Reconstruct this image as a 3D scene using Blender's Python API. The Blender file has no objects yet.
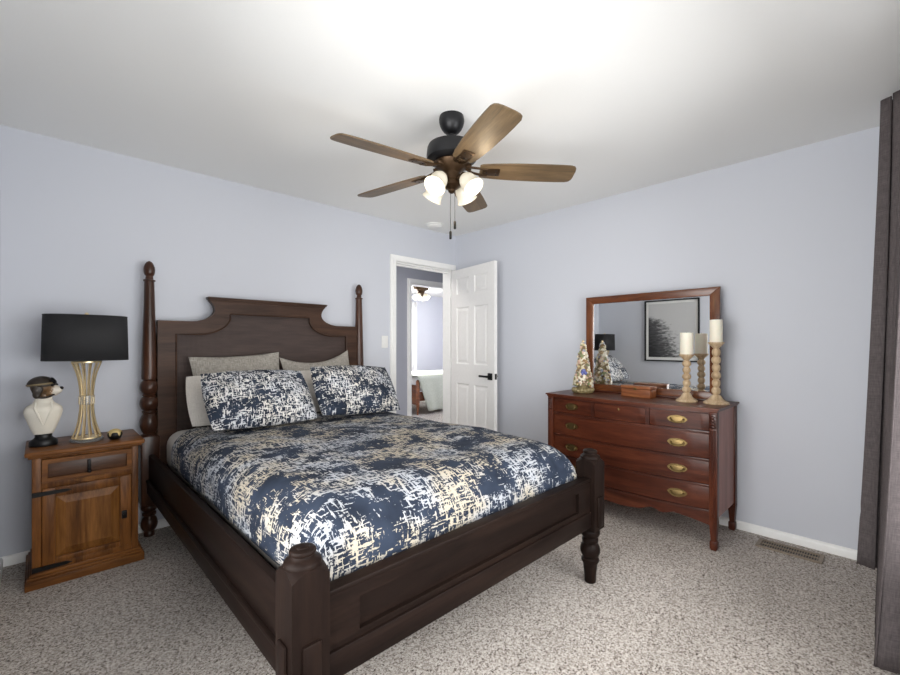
import bpy, bmesh, math, random
from mathutils import Vector, Matrix, noise as mnoise
PI = math.pi
random.seed(7)
SC = bpy.context.scene
COL = SC.collection

# ------------------------------------------------------------------ camera, world, light, exposure
cam_d = bpy.data.cameras.new('camera')
cam = bpy.data.objects.new('camera', cam_d); COL.objects.link(cam)
cam.location = (-3.366, -3.421, 1.226)
cam.rotation_euler = (PI/2, 0, -math.radians(43.744))
cam_d.sensor_width = 36.0
cam_d.lens = 428.48/900*36
cam_d.shift_y = 7.28/900
cam_d.clip_start = 0.02
SC.camera = cam

world = bpy.data.worlds.new('world'); SC.world = world
world.use_nodes = True
bg = world.node_tree.nodes['Background']
bg.inputs[0].default_value = (0.80, 0.90, 1.0, 1); bg.inputs[1].default_value = 1.0

def area(name, loc, rot, sx, sy, power, color=(1, 1, 1)):
    d = bpy.data.lights.new(name, 'AREA'); d.shape = 'RECTANGLE'; d.size = sx; d.size_y = sy
    d.energy = power; d.color = color
    o = bpy.data.objects.new(name, d); COL.objects.link(o); o.location = loc; o.rotation_euler = rot
    return o
D0 = math.radians
# added fill behind enlarged south and invented west windows; unseen far-room and hall lights
WARM = (1.0, 0.99, 0.975)
area('daylight_fill_south', (-2.23, -3.72, 1.14), (PI/2, 0, 0), 2.40, 1.46, 66, WARM)
area('added_fill_west', (-3.72, -2.63, 1.14), (PI/2, 0, -PI/2), 1.56, 1.46, 68, WARM)
area('far_daylight', (2.0, 5.1, 1.6), (-PI/2, 0, 0), 1.8, 1.6, 420, (0.97, 0.98, 1.0))
area('added_hall_fill', (-1.3, 0.62, 2.40), (0, 0, 0), 0.35, 0.35, 17, (1.0, 0.95, 0.88))  # added to brighten the hall, no fixture modelled

SC.view_settings.view_transform = 'Standard'
SC.view_settings.look = 'None'
SC.view_settings.exposure = 0.0
SC.view_settings.gamma = 1.0
SC.view_settings.use_curve_mapping = False

# ------------------------------------------------------------------ material helpers
def srgb(r, g, b):
    f = lambda c: (c/255/12.92) if c/255 <= 0.04045 else ((c/255+0.055)/1.055)**2.4
    return (f(r), f(g), f(b), 1)
class N:
    def __init__(s, name):
        s.m = bpy.data.materials.new(name); s.m.use_nodes = True
        s.t = s.m.node_tree; s.b = s.t.nodes['Principled BSDF']
    def n(s, typ, **kw):
        o = s.t.nodes.new(typ)
        for k, v in kw.items(): setattr(o, k, v)
        return o
    def l(s, a, b): s.t.links.new(a, b)
    def coords(s, scale=(1, 1, 1), kind='Object', rot=(0, 0, 0)):
        c = s.n('ShaderNodeTexCoord'); m = s.n('ShaderNodeMapping')
        m.inputs['Scale'].default_value = scale; m.inputs['Rotation'].default_value = rot
        s.l(c.outputs[kind], m.inputs[0]); return m.outputs[0]
    def noise(s, vec, scale, detail=3, rough=0.55, dist=0.0):
        o = s.n('ShaderNodeTexNoise'); o.inputs['Scale'].default_value = scale
        o.inputs['Detail'].default_value = detail; o.inputs['Roughness'].default_value = rough
        o.inputs['Distortion'].default_value = dist
        s.l(vec, o.inputs['Vector']); return o.outputs['Fac']
    def ramp(s, fac, stops, interp='LINEAR'):
        o = s.n('ShaderNodeValToRGB'); e = o.color_ramp; e.interpolation = interp
        while len(e.elements) < len(stops): e.elements.new(0.5)
        for i, (p, c) in enumerate(stops):
            e.elements[i].position = p; e.elements[i].color = c if len(c) == 4 else (*c, 1)
        s.l(fac, o.inputs[0]); return o.outputs[0]
    def math(s, op, a, b=None, clamp=False):
        o = s.n('ShaderNodeMath', operation=op); o.use_clamp = clamp
        for i, v in enumerate((a, b)):
            if v is None: continue
            if isinstance(v, (int, float)): o.inputs[i].default_value = v
            else: s.l(v, o.inputs[i])
        return o.outputs[0]
    def mix(s, fac, a, b, mode='MIX'):
        o = s.n('ShaderNodeMix', data_type='RGBA', blend_type=mode)
        for i, v in ((0, fac), (6, a), (7, b)):
            if isinstance(v, (int, float)): o.inputs[i].default_value = v
            elif isinstance(v, tuple): o.inputs[i].default_value = v
            else: s.l(v, o.inputs[i])
        return o.outputs[2]
    def bump(s, h, strength=0.3, dist=0.01):
        o = s.n('ShaderNodeBump'); o.inputs['Strength'].default_value = strength
        o.inputs['Distance'].default_value = dist
        s.l(h, o.inputs['Height']); s.l(o.outputs[0], s.b.inputs['Normal'])
    def set(s, **kw):
        for k, v in kw.items():
            k = k.replace('_', ' ')
            if hasattr(v, 'is_linked'): s.l(v, s.b.inputs[k])
            else: s.b.inputs[k].default_value = v
        return s
def plain(name, col, rough=0.5, metal=0.0, **kw):
    m = N(name)
    v = m.coords(); f = m.noise(v, 30, 2)
    c = m.ramp(f, [(0.3, tuple(x*0.98 for x in col[:3])), (0.7, tuple(min(1, x*1.015) for x in col[:3]))])
    m.set(Base_Color=c, Roughness=rough, Metallic=metal, **kw); return m.m
def paint(name, col, bump=0.06, scale=220):
    m = N(name); v = m.coords(); f = m.noise(v, scale, 2)
    m.set(Base_Color=col, Roughness=0.75); m.bump(f, bump, 0.003); return m.m
def wood(name, dark, mid, light, axis='X', scale=1.0, rough=0.35, figure=0.5, spec=0.5):
    m = N(name)
    sc = {'X': (1.2, 14, 14), 'Y': (14, 1.2, 14), 'Z': (14, 14, 1.2)}[axis]
    v = m.coords(tuple(k*scale for k in sc))
    a = m.noise(v, 1.0, 5, 0.6, 0.9)
    v2 = m.coords(tuple(k*scale*9 for k in sc)); b = m.noise(v2, 1.0, 3, 0.6, 0.2)
    v3 = m.coords((2.2*scale,)*3); c3 = m.noise(v3, 1.3, 2)
    k = m.math('ADD', m.math('MULTIPLY', a, 0.62), m.math('MULTIPLY', b, 0.25))
    k = m.math('ADD', k, m.math('MULTIPLY', c3, 0.13*figure*2))
    col = m.ramp(k, [(0.34, dark), (0.50, mid), (0.68, light)])
    m.set(Base_Color=col, Roughness=rough, Specular_IOR_Level=spec)
    m.bump(b, 0.12, 0.002); return m.m

M = {}
M['wall'] = paint('wall_paint', srgb(206, 209, 217))
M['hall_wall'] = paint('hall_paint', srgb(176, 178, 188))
M['far_wall'] = paint('far_room_paint', srgb(214, 217, 228))
M['ceiling'] = paint('ceiling_paint', srgb(240, 240, 238), 0.12, 120)
M['white'] = plain('white_trim_paint', srgb(245, 245, 243), 0.4)
M['door'] = plain('white_door_paint', srgb(240, 239, 237), 0.42)
M['plastic'] = plain('white_plastic', srgb(235, 235, 232), 0.35)
def carpet():
    m = N('speckled_carpet'); v = m.coords()
    vo = m.n('ShaderNodeTexVoronoi'); vo.inputs['Scale'].default_value = 185
    wv = m.n('ShaderNodeVectorMath', operation='ADD')
    nz = m.n('ShaderNodeTexNoise'); nz.inputs['Scale'].default_value = 90; m.l(v, nz.inputs['Vector'])
    sc_ = m.n('ShaderNodeVectorMath', operation='SCALE'); sc_.inputs['Scale'].default_value = 0.012
    m.l(nz.outputs['Color'], sc_.inputs[0]); m.l(v, wv.inputs[0]); m.l(sc_.outputs[0], wv.inputs[1]); m.l(wv.outputs[0], vo.inputs['Vector'])
    sp = m.n('ShaderNodeSeparateColor'); m.l(vo.outputs['Color'], sp.inputs[0])
    a = m.noise(v, 80, 3, 0.7); c = m.noise(m.coords((1, 2.4, 1), 'Object', (0, 0, 0.6)), 1.5, 3, 0.5)
    k = m.math('ADD', m.math('MULTIPLY', sp.outputs[0], 0.55), m.math('MULTIPLY', a, 0.9))
    col = m.ramp(k, [(0.40, srgb(84, 75, 69)), (0.54, srgb(152, 142, 134)), (0.74, srgb(186, 177, 169)), (0.98, srgb(216, 210, 203))])
    col2 = m.mix(1.0, col, m.ramp(c, [(0.35, (0.90, 0.90, 0.90)), (0.65, (1.0, 1.0, 1.0))]), 'MULTIPLY')
    m.set(Base_Color=col2, Roughness=0.95, Specular_IOR_Level=0.1)
    m.bump(k, 0.12, 0.005); return m.m
M['carpet'] = carpet()
# bed
bd, bmid, bl = srgb(19, 13, 11), srgb(27, 19, 16), srgb(38, 27, 22)
M['bed_x'] = wood('dark_bed_wood_x', bd, bmid, bl, 'X', rough=0.45, spec=0.07)
M['bed_y'] = wood('dark_bed_wood_y', bd, bmid, bl, 'Y', rough=0.42, spec=0.07)
M['bed_z'] = wood('dark_bed_wood_z', bd, bmid, bl, 'Z', rough=0.42, spec=0.07)
M['hb_x'] = wood('headboard_wood_x', srgb(50, 36, 29), srgb(68, 50, 41), srgb(84, 61, 48), 'X', rough=0.42, spec=0.15)
M['post_z'] = wood('turned_post_wood', srgb(38, 22, 15), srgb(60, 36, 25), srgb(92, 58, 40), 'Z', rough=0.28, spec=0.35)
def cane():
    m = N('woven_headboard_panel'); v = m.coords()
    w1 = m.n('ShaderNodeTexWave', wave_type='BANDS', bands_direction='X'); w1.inputs['Scale'].default_value = 42; m.l(v, w1.inputs[0])
    w2 = m.n('ShaderNodeTexWave', wave_type='BANDS', bands_direction='Z'); w2.inputs['Scale'].default_value = 42; m.l(v, w2.inputs[0])
    k = m.math('MULTIPLY', w1.outputs['Fac'], w2.outputs['Fac'])
    n2 = m.noise(m.coords((3, 3, 30)), 2.0, 3)
    kk = m.math('ADD', m.math('MULTIPLY', k, 0.5), m.math('MULTIPLY', n2, 0.5))
    col = m.ramp(kk, [(0.15, srgb(44, 31, 27)), (0.5, srgb(70, 53, 47)), (0.85, srgb(98, 78, 70))])
    m.set(Base_Color=col, Roughness=0.5); m.bump(k, 0.5, 0.004); return m.m
M['cane'] = cane()
# nightstand
nd, nm, nl = srgb(36, 21, 11), srgb(82, 49, 24), srgb(132, 84, 42)
M['ns_x'] = wood('rustic_wood_x', nd, nm, nl, 'X', rough=0.38, figure=1.1, spec=.2)
M['ns_z'] = wood('rustic_wood_z', nd, nm, nl, 'Z', rough=0.38, figure=1.1, spec=.2)
M['ns_panel'] = wood('rustic_panel_wood', srgb(56, 33, 14), srgb(102, 63, 28), srgb(146, 98, 50), 'Z', 0.8, 0.38, 1.2, .2)
M['ns_dark'] = wood('rustic_wood_dark', srgb(34, 20, 12), srgb(62, 38, 22), srgb(92, 58, 34), 'X', rough=0.42, figure=1.0)  # darker wood of the drawer panel
# dresser
dd, dm, dl = srgb(42, 17, 10), srgb(74, 34, 20), srgb(102, 54, 34)
M['dr_y'] = wood('mahogany_y', dd, dm, dl, 'Y', 0.8, 0.36, 0.6, 0.3)
M['dr_z'] = wood('mahogany_z', dd, dm, dl, 'Z', 0.8, 0.36, 0.6, 0.3)
M['dr_side_lit'] = wood('mahogany_side_lit', srgb(120, 72, 60), srgb(152, 98, 84), srgb(176, 122, 106), 'Z', 0.8, 0.4, 0.6)  # paler than the front: window light on the side put into the wood
M['dr_dark'] = wood('mahogany_dark', srgb(40, 18, 12), srgb(64, 30, 20), srgb(88, 46, 32), 'Y', 0.8, 0.3, 0.6)
M['mir_y'] = wood('mirror_frame_wood_y', srgb(66, 33, 17), srgb(106, 60, 34), srgb(138, 86, 52), 'Y', 0.9, 0.25)
M['mir_z'] = wood('mirror_frame_wood_z', srgb(66, 33, 17), srgb(106, 60, 34), srgb(138, 86, 52), 'Z', 0.9, 0.25)
M['box_y'] = wood('trinket_box_wood', srgb(86, 44, 24), srgb(132, 78, 46), srgb(168, 110, 70), 'Y', 1.4, 0.4)
M['mirror'] = plain('mirror_glass', (0.92, 0.93, 0.93), 0.0, 1.0)
nb = N('mirror_silver'); nb.set(Base_Color=(0.90, 0.91, 0.91, 1), Metallic=1.0, Roughness=0.004); M['mirror'] = nb.m
M['brass'] = plain('aged_brass', srgb(132, 112, 74), 0.42, 1.0)
M['gold'] = plain('champagne_gold', srgb(236, 216, 174), 0.34, 0.9)
M['iron'] = plain('black_iron', srgb(26, 24, 24), 0.45, 0.6)
M['black'] = plain('black_metal', srgb(14, 14, 15), 0.4, 0.3)
M['fan_black'] = plain('matte_black_fan_metal', srgb(22, 22, 25), 0.42, 0.3)
M['bronze'] = plain('oil_rubbed_bronze', srgb(66, 48, 30), 0.42, 0.7)
M['shade'] = plain('black_shade_fabric', srgb(34, 34, 36), 0.8)
M['shade_in'] = plain('shade_lining', srgb(210, 205, 195), 0.8)
M['blade'] = wood('fan_blade_wood', srgb(64, 51, 34), srgb(96, 77, 53), srgb(124, 102, 74), 'X', 1.6, 0.45, 0.6)
M['blade_edge'] = M['blade']
M['candle'] = plain('ivory_wax', srgb(238, 232, 214), 0.55, Subsurface_Weight=0.15)
M['holder'] = wood('bleached_turned_wood', srgb(132, 106, 78), srgb(176, 150, 116), srgb(208, 186, 154), 'Z', 3, 0.55, 1.0)
def glow(name, col, strength):
    m = N(name); v = m.coords(); f = m.noise(v, 20, 2)
    c = m.ramp(f, [(0.3, col), (0.7, tuple(min(1, x*1.04) for x in col))])
    m.set(Base_Color=(0.50, 0.48, 0.43, 1), Roughness=0.3, Emission_Color=c, Emission_Strength=strength); return m.m
M['lit_glass'] = glow('lit_frosted_glass', (1.0, 0.84, 0.56), 0.30)
M['bulb'] = glow('lit_bulb', (1.0, 0.90, 0.72), 3.0)
def fabric_linen(name, a, b, scale=260, bump=0.25):
    m = N(name); v = m.coords((1, 1, 1), 'UV')
    n1 = m.noise(m.coords((12, 150, 1), 'UV'), 2.2, 2); n2 = m.noise(m.coords((150, 12, 1), 'UV'), 2.2, 2)
    k = m.math('MULTIPLY', m.math('ADD', n1, n2), 0.5)
    m.set(Base_Color=m.ramp(k, [(0.36, a), (0.62, b)]), Roughness=0.9, Specular_IOR_Level=0.15)
    m.bump(k, bump, 0.003); return m.m
M['grey_linen'] = fabric_linen('grey_linen', srgb(126, 121, 114), srgb(182, 177, 168))
M['white_cotton'] = fabric_linen('off_white_cotton', srgb(196, 190, 182), srgb(216, 211, 204), bump=0.1)
M['curtain'] = fabric_linen('charcoal_curtain_fabric', srgb(78, 72, 73), srgb(100, 93, 93), bump=0.2)
M['sage'] = fabric_linen('sage_quilt', srgb(172, 176, 160), srgb(208, 210, 198))
M['sheer'] = fabric_linen('white_sheer', srgb(232, 234, 238), srgb(246, 247, 250))
M['white_quilt'] = fabric_linen('white_quilt', srgb(232, 230, 226), srgb(246, 245, 242))
def abstract(name, cream, fs=1.0, amp=1.0, cool=srgb(164, 167, 172), cap=0.02):
    # navy ground with broken woven brush strokes in two directions
    m = N(name)
    def strokes(sx, sy, seed, rot=0.0):
        v = m.coords((sx, sy, 1), 'UV', (0, 0, rot))
        o = m.n('ShaderNodeTexNoise'); o.noise_dimensions = '4D'
        o.inputs['W'].default_value = seed; o.inputs['Scale'].default_value = 1.0
        o.inputs['Detail'].default_value = 2.0; o.inputs['Roughness'].default_value = 0.55
        o.inputs['Distortion'].default_value = 0.12
        m.l(v, o.inputs['Vector']); return o.outputs['Fac']
    h = strokes(27*fs, 122*fs, 1.3); v_ = strokes(118*fs, 25*fs, 5.7); f = strokes(120, 120, 9.1)
    big = strokes(4.0*fs, 4.8*fs, 3.2); big2 = strokes(11*fs, 15*fs, 8.8)
    mx = m.math('MAXIMUM', h, v_)
    b = m.math('ADD', m.math('MULTIPLY', m.math('SUBTRACT', big, 0.515), 0.92*amp), m.math('MULTIPLY', m.math('SUBTRACT', big2, 0.5), 0.60))
    b = m.math('MINIMUM', b, cap)
    k = m.math('ADD', m.math('ADD', mx, b), m.math('MULTIPLY', m.math('SUBTRACT', f, 0.5), 0.26))
    mask = m.ramp(k, [(0.535, (0, 0, 0)), (0.575, (1, 1, 1))])
    navy = m.ramp(strokes(9, 9, 2.2), [(0.35, srgb(30, 37, 50)), (0.65, srgb(45, 54, 70))])
    pale = m.ramp(strokes(5, 5, 4.4), [(0.40, cool), (0.60, cream)])
    col = m.mix(mask, navy, pale)
    m.set(Base_Color=col, Roughness=0.85, Specular_IOR_Level=0.2)
    m.bump(strokes(40, 40, 6.1), 0.12, 0.004)
    return m.m
M['duvet'] = abstract('navy_abstract_duvet', srgb(176, 167, 150))
M['sham'] = abstract('navy_abstract_sham', srgb(212, 208, 200), 1.25, .75, srgb(200, 202, 206), 0.0)

# ------------------------------------------------------------------ geometry helpers
class G:
    """collects shapes for ONE mesh object"""
    def __init__(s): s.bm = bmesh.new(); s.uv = None
    def box(s, a, b, bev=0.0, seg=2, mat=None):
        r = bmesh.ops.create_cube(s.bm, size=1.0); vs = r['verts']
        c = [(a[i]+b[i])/2 for i in range(3)]; d = [abs(b[i]-a[i]) for i in range(3)]
        for v in vs: v.co = Vector([c[i]+v.co[i]*d[i] for i in range(3)])
        if bev > 0:
            es = list({e for v in vs for e in v.link_edges})
            r2 = bmesh.ops.bevel(s.bm, geom=es, offset=bev, segments=seg, affect='EDGES', profile=0.5)
            vs = list({v for f in r2['faces'] for v in f.verts} | {v for v in vs if v.is_valid})
        if mat is not None:
            for v in vs: v.co = mat @ v.co
        return s
    def lathe(s, prof, c=(0, 0, 0), n=24, mat=None, sx=1.0, sy=1.0, capb=True, capt=True):
        rings = []
        for r, z in prof:
            ring = []
            for i in range(n):
                a = 2*PI*i/n
                p = Vector((c[0]+r*math.cos(a)*sx, c[1]+r*math.sin(a)*sy, c[2]+z))
                if mat is not None: p = mat @ p
                ring.append(s.bm.verts.new(p))
            rings.append(ring)
        for a, b in zip(rings, rings[1:]):
            for i in range(n):
                j = (i+1) % n; s.bm.faces.new((a[i], a[j], b[j], b[i]))
        if capb and prof[0][0] > 1e-5: s.bm.faces.new(list(reversed(rings[0])))
        if capt and prof[-1][0] > 1e-5: s.bm.faces.new(rings[-1])
        return s
    def tube(s, pts, r, n=10, cap=True):
        pts = [Vector(p) for p in pts]; rings = []; up = None
        rr = r if isinstance(r, (list, tuple)) else [r]*len(pts)
        for i, p in enumerate(pts):
            t = (pts[min(i+1, len(pts)-1)]-pts[max(i-1, 0)]).normalized()
            if up is None:
                up = Vector((0, 0, 1)) if abs(t.z) < 0.9 else Vector((1, 0, 0))
            x = t.cross(up).normalized(); y = x.cross(t).normalized(); up = y
            rings.append([s.bm.verts.new(p+(x*math.cos(2*PI*k/n)+y*math.sin(2*PI*k/n))*rr[i]) for k in range(n)])
        for a, b in zip(rings, rings[1:]):
            for k in range(n):
                j = (k+1) % n; s.bm.faces.new((a[k], a[j], b[j], b[k]))
        if cap:
            s.bm.faces.new(list(reversed(rings[0]))); s.bm.faces.new(rings[-1])
        return s
    def prism(s, pts, d0, d1, axis='z', mat=None, bev=0.0):
        """polygon in the plane across axis, extruded from d0 to d1 (axis y: pts are x,z; axis x: pts are y,z)"""
        def mk(p, d):
            q = {'z': (p[0], p[1], d), 'y': (p[0], d, p[1]), 'x': (d, p[0], p[1])}[axis]
            q = Vector(q); return mat @ q if mat is not None else q
        a = [s.bm.verts.new(mk(p, d0)) for p in pts]; b = [s.bm.verts.new(mk(p, d1)) for p in pts]
        fs = [s.bm.faces.new(a), s.bm.faces.new(list(reversed(b)))]
        for i in range(len(pts)):
            j = (i+1) % len(pts); fs.append(s.bm.faces.new((a[i], b[i], b[j], a[j])))
        if bev > 0:
            es = list({e for f in fs[:2] for e in f.edges})
            bmesh.ops.bevel(s.bm, geom=es, offset=bev, segments=2, affect='EDGES', profile=0.5)
        return s
    def ring_prism(s, outer, inner, d0, d1, axis='y'):
        mk = lambda p, d: {'z': (p[0], p[1], d), 'y': (p[0], d, p[1]), 'x': (d, p[0], p[1])}[axis]
        V = [[s.bm.verts.new(mk(p, d)) for p in poly] for poly in (outer, inner) for d in (d0, d1)]
        o0, o1, i0, i1 = V; n = len(outer)
        for i in range(n):
            j = (i+1) % n
            s.bm.faces.new((o0[i], o0[j], i0[j], i0[i])); s.bm.faces.new((o1[i], i1[i], i1[j], o1[j]))
            s.bm.faces.new((o0[i], o1[i], o1[j], o0[j])); s.bm.faces.new((i0[i], i0[j], i1[j], i1[i]))
        return s
    def ell(s, c, r, n=16, mat=None):
        m = Matrix.Translation(c) @ Matrix.Diagonal((*r, 1))
        if mat is not None: m = mat @ m
        bmesh.ops.create_uvsphere(s.bm, u_segments=n, v_segments=max(6, n//2), radius=1.0, matrix=m); return s
    def grid(s, P, uv=None, closed_u=False):
        """P[i][j] points; uv[i][j] optional"""
        if uv is not None and s.uv is None: s.uv = s.bm.loops.layers.uv.new('UVMap')
        V = [[s.bm.verts.new(p) for p in row] for row in P]
        for i in range(len(P)-1):
            for j in range(len(P[0])-1):
                f = s.bm.faces.new((V[i][j], V[i+1][j], V[i+1][j+1], V[i][j+1]))
                if uv is not None:
                    for lp, (a, b) in zip(f.loops, ((i, j), (i+1, j), (i+1, j+1), (i, j+1))): lp[s.uv].uv = uv[a][b]
        return s
    def build(s, name, mat, parent=None, smooth=True, ang=38, weld=False):
        bm = s.bm
        if weld: bmesh.ops.remove_doubles(bm, verts=bm.verts, dist=0.0004)
        bmesh.ops.recalc_face_normals(bm, faces=bm.faces)
        if smooth:
            lim = math.radians(ang)
            for f in bm.faces: f.smooth = True
            for e in bm.edges:
                if len(e.link_faces) == 2 and e.calc_face_angle(0) > lim: e.smooth = False
        me = bpy.data.meshes.new(name); bm.to_mesh(me); bm.free()
        me.materials.append(mat)
        o = bpy.data.objects.new(name, me); COL.objects.link(o)
        if parent: o.parent = parent
        return o
def mod(o, typ, **kw):
    m = o.modifiers.new(typ.lower(), typ)
    for k, v in kw.items(): setattr(m, k, v)
    return m
def tag(o, label, cat, group=None, kind=None):
    o['label'] = label; o['category'] = cat
    if group: o['group'] = group
    if kind: o['kind'] = kind
    return o
def thing(name, label, cat, loc=(0, 0, 0), rz=0.0, group=None):
    o = bpy.data.objects.new(name, None); COL.objects.link(o); o.empty_display_size = 0.1
    o.location = loc; o.rotation_euler = (0, 0, rz); return tag(o, label, cat, group)
def struct(o): o['kind'] = 'structure'; return o
def copy_tree(o, parent=None):
    c = o.copy(); COL.objects.link(c)
    if parent: c.parent = parent
    for ch in o.children: copy_tree(ch, c)
    return c
def cone(a, b, n): return [(a[0]+(b[0]-a[0])*i/n, a[1]+(b[1]-a[1])*i/n) for i in range(n+1)]
def bulge(z0, z1, r0, r1, n=8):
    """half round bulge in a lathe profile: from r0 at z0 out to r1 and back"""
    return [(r0+(r1-r0)*math.sin(PI*i/n)**0.7, z0+(z1-z0)*i/n) for i in range(n+1)]

# ------------------------------------------------------------------ the room
XW, YS, H = -3.525, -3.53, 2.44      # west wall, south wall, ceiling
OX0, OX1, OZ = -0.842, -0.072, 2.050  # door opening in the bed wall
g = G().box((XW-.12, YS-.12, -.05), (5.0, 5.3, 0)); struct(g.build('floor', M['carpet'], smooth=False))
g = G().box((XW-.12, YS-.12, H), (5.0, 5.3, H+.08)); struct(g.build('ceiling', M['ceiling'], smooth=False))
g = G()
g.box((XW-.12, 0, 0), (OX0, .12, H)); g.box((OX0, 0, OZ), (OX1, .12, H)); g.box((OX1, 0, 0), (.12, .12, H))
struct(g.build('wall_north', M['wall'], smooth=False))
struct(G().box((0, YS-.12, 0), (.12, 0, H)).build('wall_east', M['wall'], smooth=False))
WX0, WX1, WZ0, WZ1 = -3.44, -1.02, 0.40, 1.88
VY0, VY1 = -3.42, -1.84
g = G()
g.box((XW-.12, YS-.12, 0), (XW, VY0, H)); g.box((XW-.12, VY1, 0), (XW, 0, H))
g.box((XW-.12, VY0, 0), (XW, VY1, WZ0)); g.box((XW-.12, VY0, WZ1), (XW, VY1, H))
struct(g.build('wall_west', M['wall'], smooth=False))
g = G()
g.box((XW, YS-.12, 0), (WX0, YS, H)); g.box((WX1, YS-.12, 0), (0, YS, H))
g.box((WX0, YS-.12, 0), (WX1, YS, WZ0)); g.box((WX0, YS-.12, WZ1), (WX1, YS, H))
struct(g.build('wall_south', M['wall'], smooth=False))
# unseen windows behind the camera: south one widened, west one added, for even light
pm = N('window_glass'); nt = pm.t
tr = pm.n('ShaderNodeBsdfTransparent'); gl = pm.n('ShaderNodeBsdfGlossy'); gl.inputs['Roughness'].default_value = 0.0
mx = pm.n('ShaderNodeMixShader'); fr = pm.n('ShaderNodeFresnel'); fr.inputs[0].default_value = 1.25
pm.l(fr.outputs[0], mx.inputs[0]); pm.l(tr.outputs[0], mx.inputs[1]); pm.l(gl.outputs[0], mx.inputs[2])
pm.l(mx.outputs[0], nt.nodes['Material Output'].inputs[0])
def window(name, loc, rz, wid, hh):
    w = bpy.data.objects.new(name, None); COL.objects.link(w); w.location = loc; w.rotation_euler = (0, 0, rz); struct(w)
    hw = wid/2
    g = G().ring_prism([(-hw, 0), (hw, 0), (hw, hh), (-hw, hh)], [(-hw+.045, .045), (hw-.045, .045), (hw-.045, hh-.045), (-hw+.045, hh-.045)], -.09, -.03)
    g.box((-.025, -.085, .04), (.025, -.035, hh-.04)); g.build('window_frame', M['white'], w)
    G().ring_prism([(-hw-.06, -.06), (hw+.06, -.06), (hw+.06, hh+.06), (-hw-.06, hh+.06)], [(-hw, 0), (hw, 0), (hw, hh), (-hw, hh)], 0, .012).build('casing', M['white'], w)
    G().box((-hw+.04, -.062, .04), (hw-.04, -.058, hh-.04)).build('pane', pm.m, w)
window('window_1', ((WX0+WX1)/2, YS, WZ0), 0, WX1-WX0, WZ1-WZ0)
window('added_window_2', (XW, (VY0+VY1)/2, WZ0), -PI/2, VY1-VY0, WZ1-WZ0)

# baseboards
def baseboard(name, a, b, nrm):
    a, b, nrm = Vector(a), Vector(b), Vector(nrm); L = (b-a).length; d = (b-a).normalized()
    m = Matrix(((d.x, nrm.x, 0, a.x), (d.y, nrm.y, 0, a.y), (0, 0, 1, 0), (0, 0, 0, 1)))
    prof = [(0, 0), (.013, 0), (.013, .038), (.009, .048), (.004, .053), (0, .055)]
    g = G(); A = [g.bm.verts.new(m @ Vector((0, p[0], p[1]))) for p in prof]; B = [g.bm.verts.new(m @ Vector((L, p[0], p[1]))) for p in prof]
    for i in range(len(prof)):
        j = (i+1) % len(prof); g.bm.faces.new((A[i], B[i], B[j], A[j]))
    g.bm.faces.new(A); g.bm.faces.new(B); return struct(g.build(name, M['white']))
baseboard('baseboard_north', (XW, 0, 0), (OX0-.062, 0, 0), (0, -1, 0))
baseboard('baseboard_east', (0, 0, 0), (0, YS, 0), (-1, 0, 0))
baseboard('baseboard_west', (XW, VY1+.07, 0), (XW, 0, 0), (1, 0, 0))
baseboard('baseboard_south', (WX1+.07, YS, 0), (0, YS, 0), (0, 1, 0))

# door casing and jamb
def casing(name, x0, x1, zt, y, s, wd=.062, xr=None):
    g = G(); r = x1+wd if xr is None else xr
    for k, (ww, t) in enumerate(((wd, .012), (wd*.55, .019))):
        o = wd-ww
        rr = min(r, x1+ww)
        ya, yb = (y, y+s*t)
        g.box((x0-ww, ya, 0), (x0-.004*0, yb, zt)); g.box((x1, ya, 0), (rr, yb, zt)); g.box((x0-ww, ya, zt), (rr, yb, zt+ww))
    return struct(g.build(name, M['white'], smooth=False))
casing('trim_1', OX0, OX1, OZ, 0, -1, .06, -0.004)
g = G()
g.box((OX0, -.002, 0), (OX0+.016, .122, OZ-.016)); g.box((OX1-.016, -.002, 0), (OX1, .122, OZ-.016)); g.box((OX0, -.002, OZ-.016), (OX1, .122, OZ))
g.box((OX0+.016, .045, 0), (OX0+.028, .085, OZ-.028)); g.box((OX0+.016, .045, OZ-.028), (OX1-.016, .085, OZ-.016))
struct(g.build('trim_2', M['white'], smooth=False))
casing('trim_3', OX0, OX1, OZ, .12, 1)
# six-panel door, open against the east wall
DW, DT, DH = .752, .035, 2.022
dr = bpy.data.objects.new('door_1', None); COL.objects.link(dr); struct(dr)
dr.location = (OX1-.014, -.012, .012); dr.rotation_euler = (0, 0, PI+math.radians(79.5))
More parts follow.
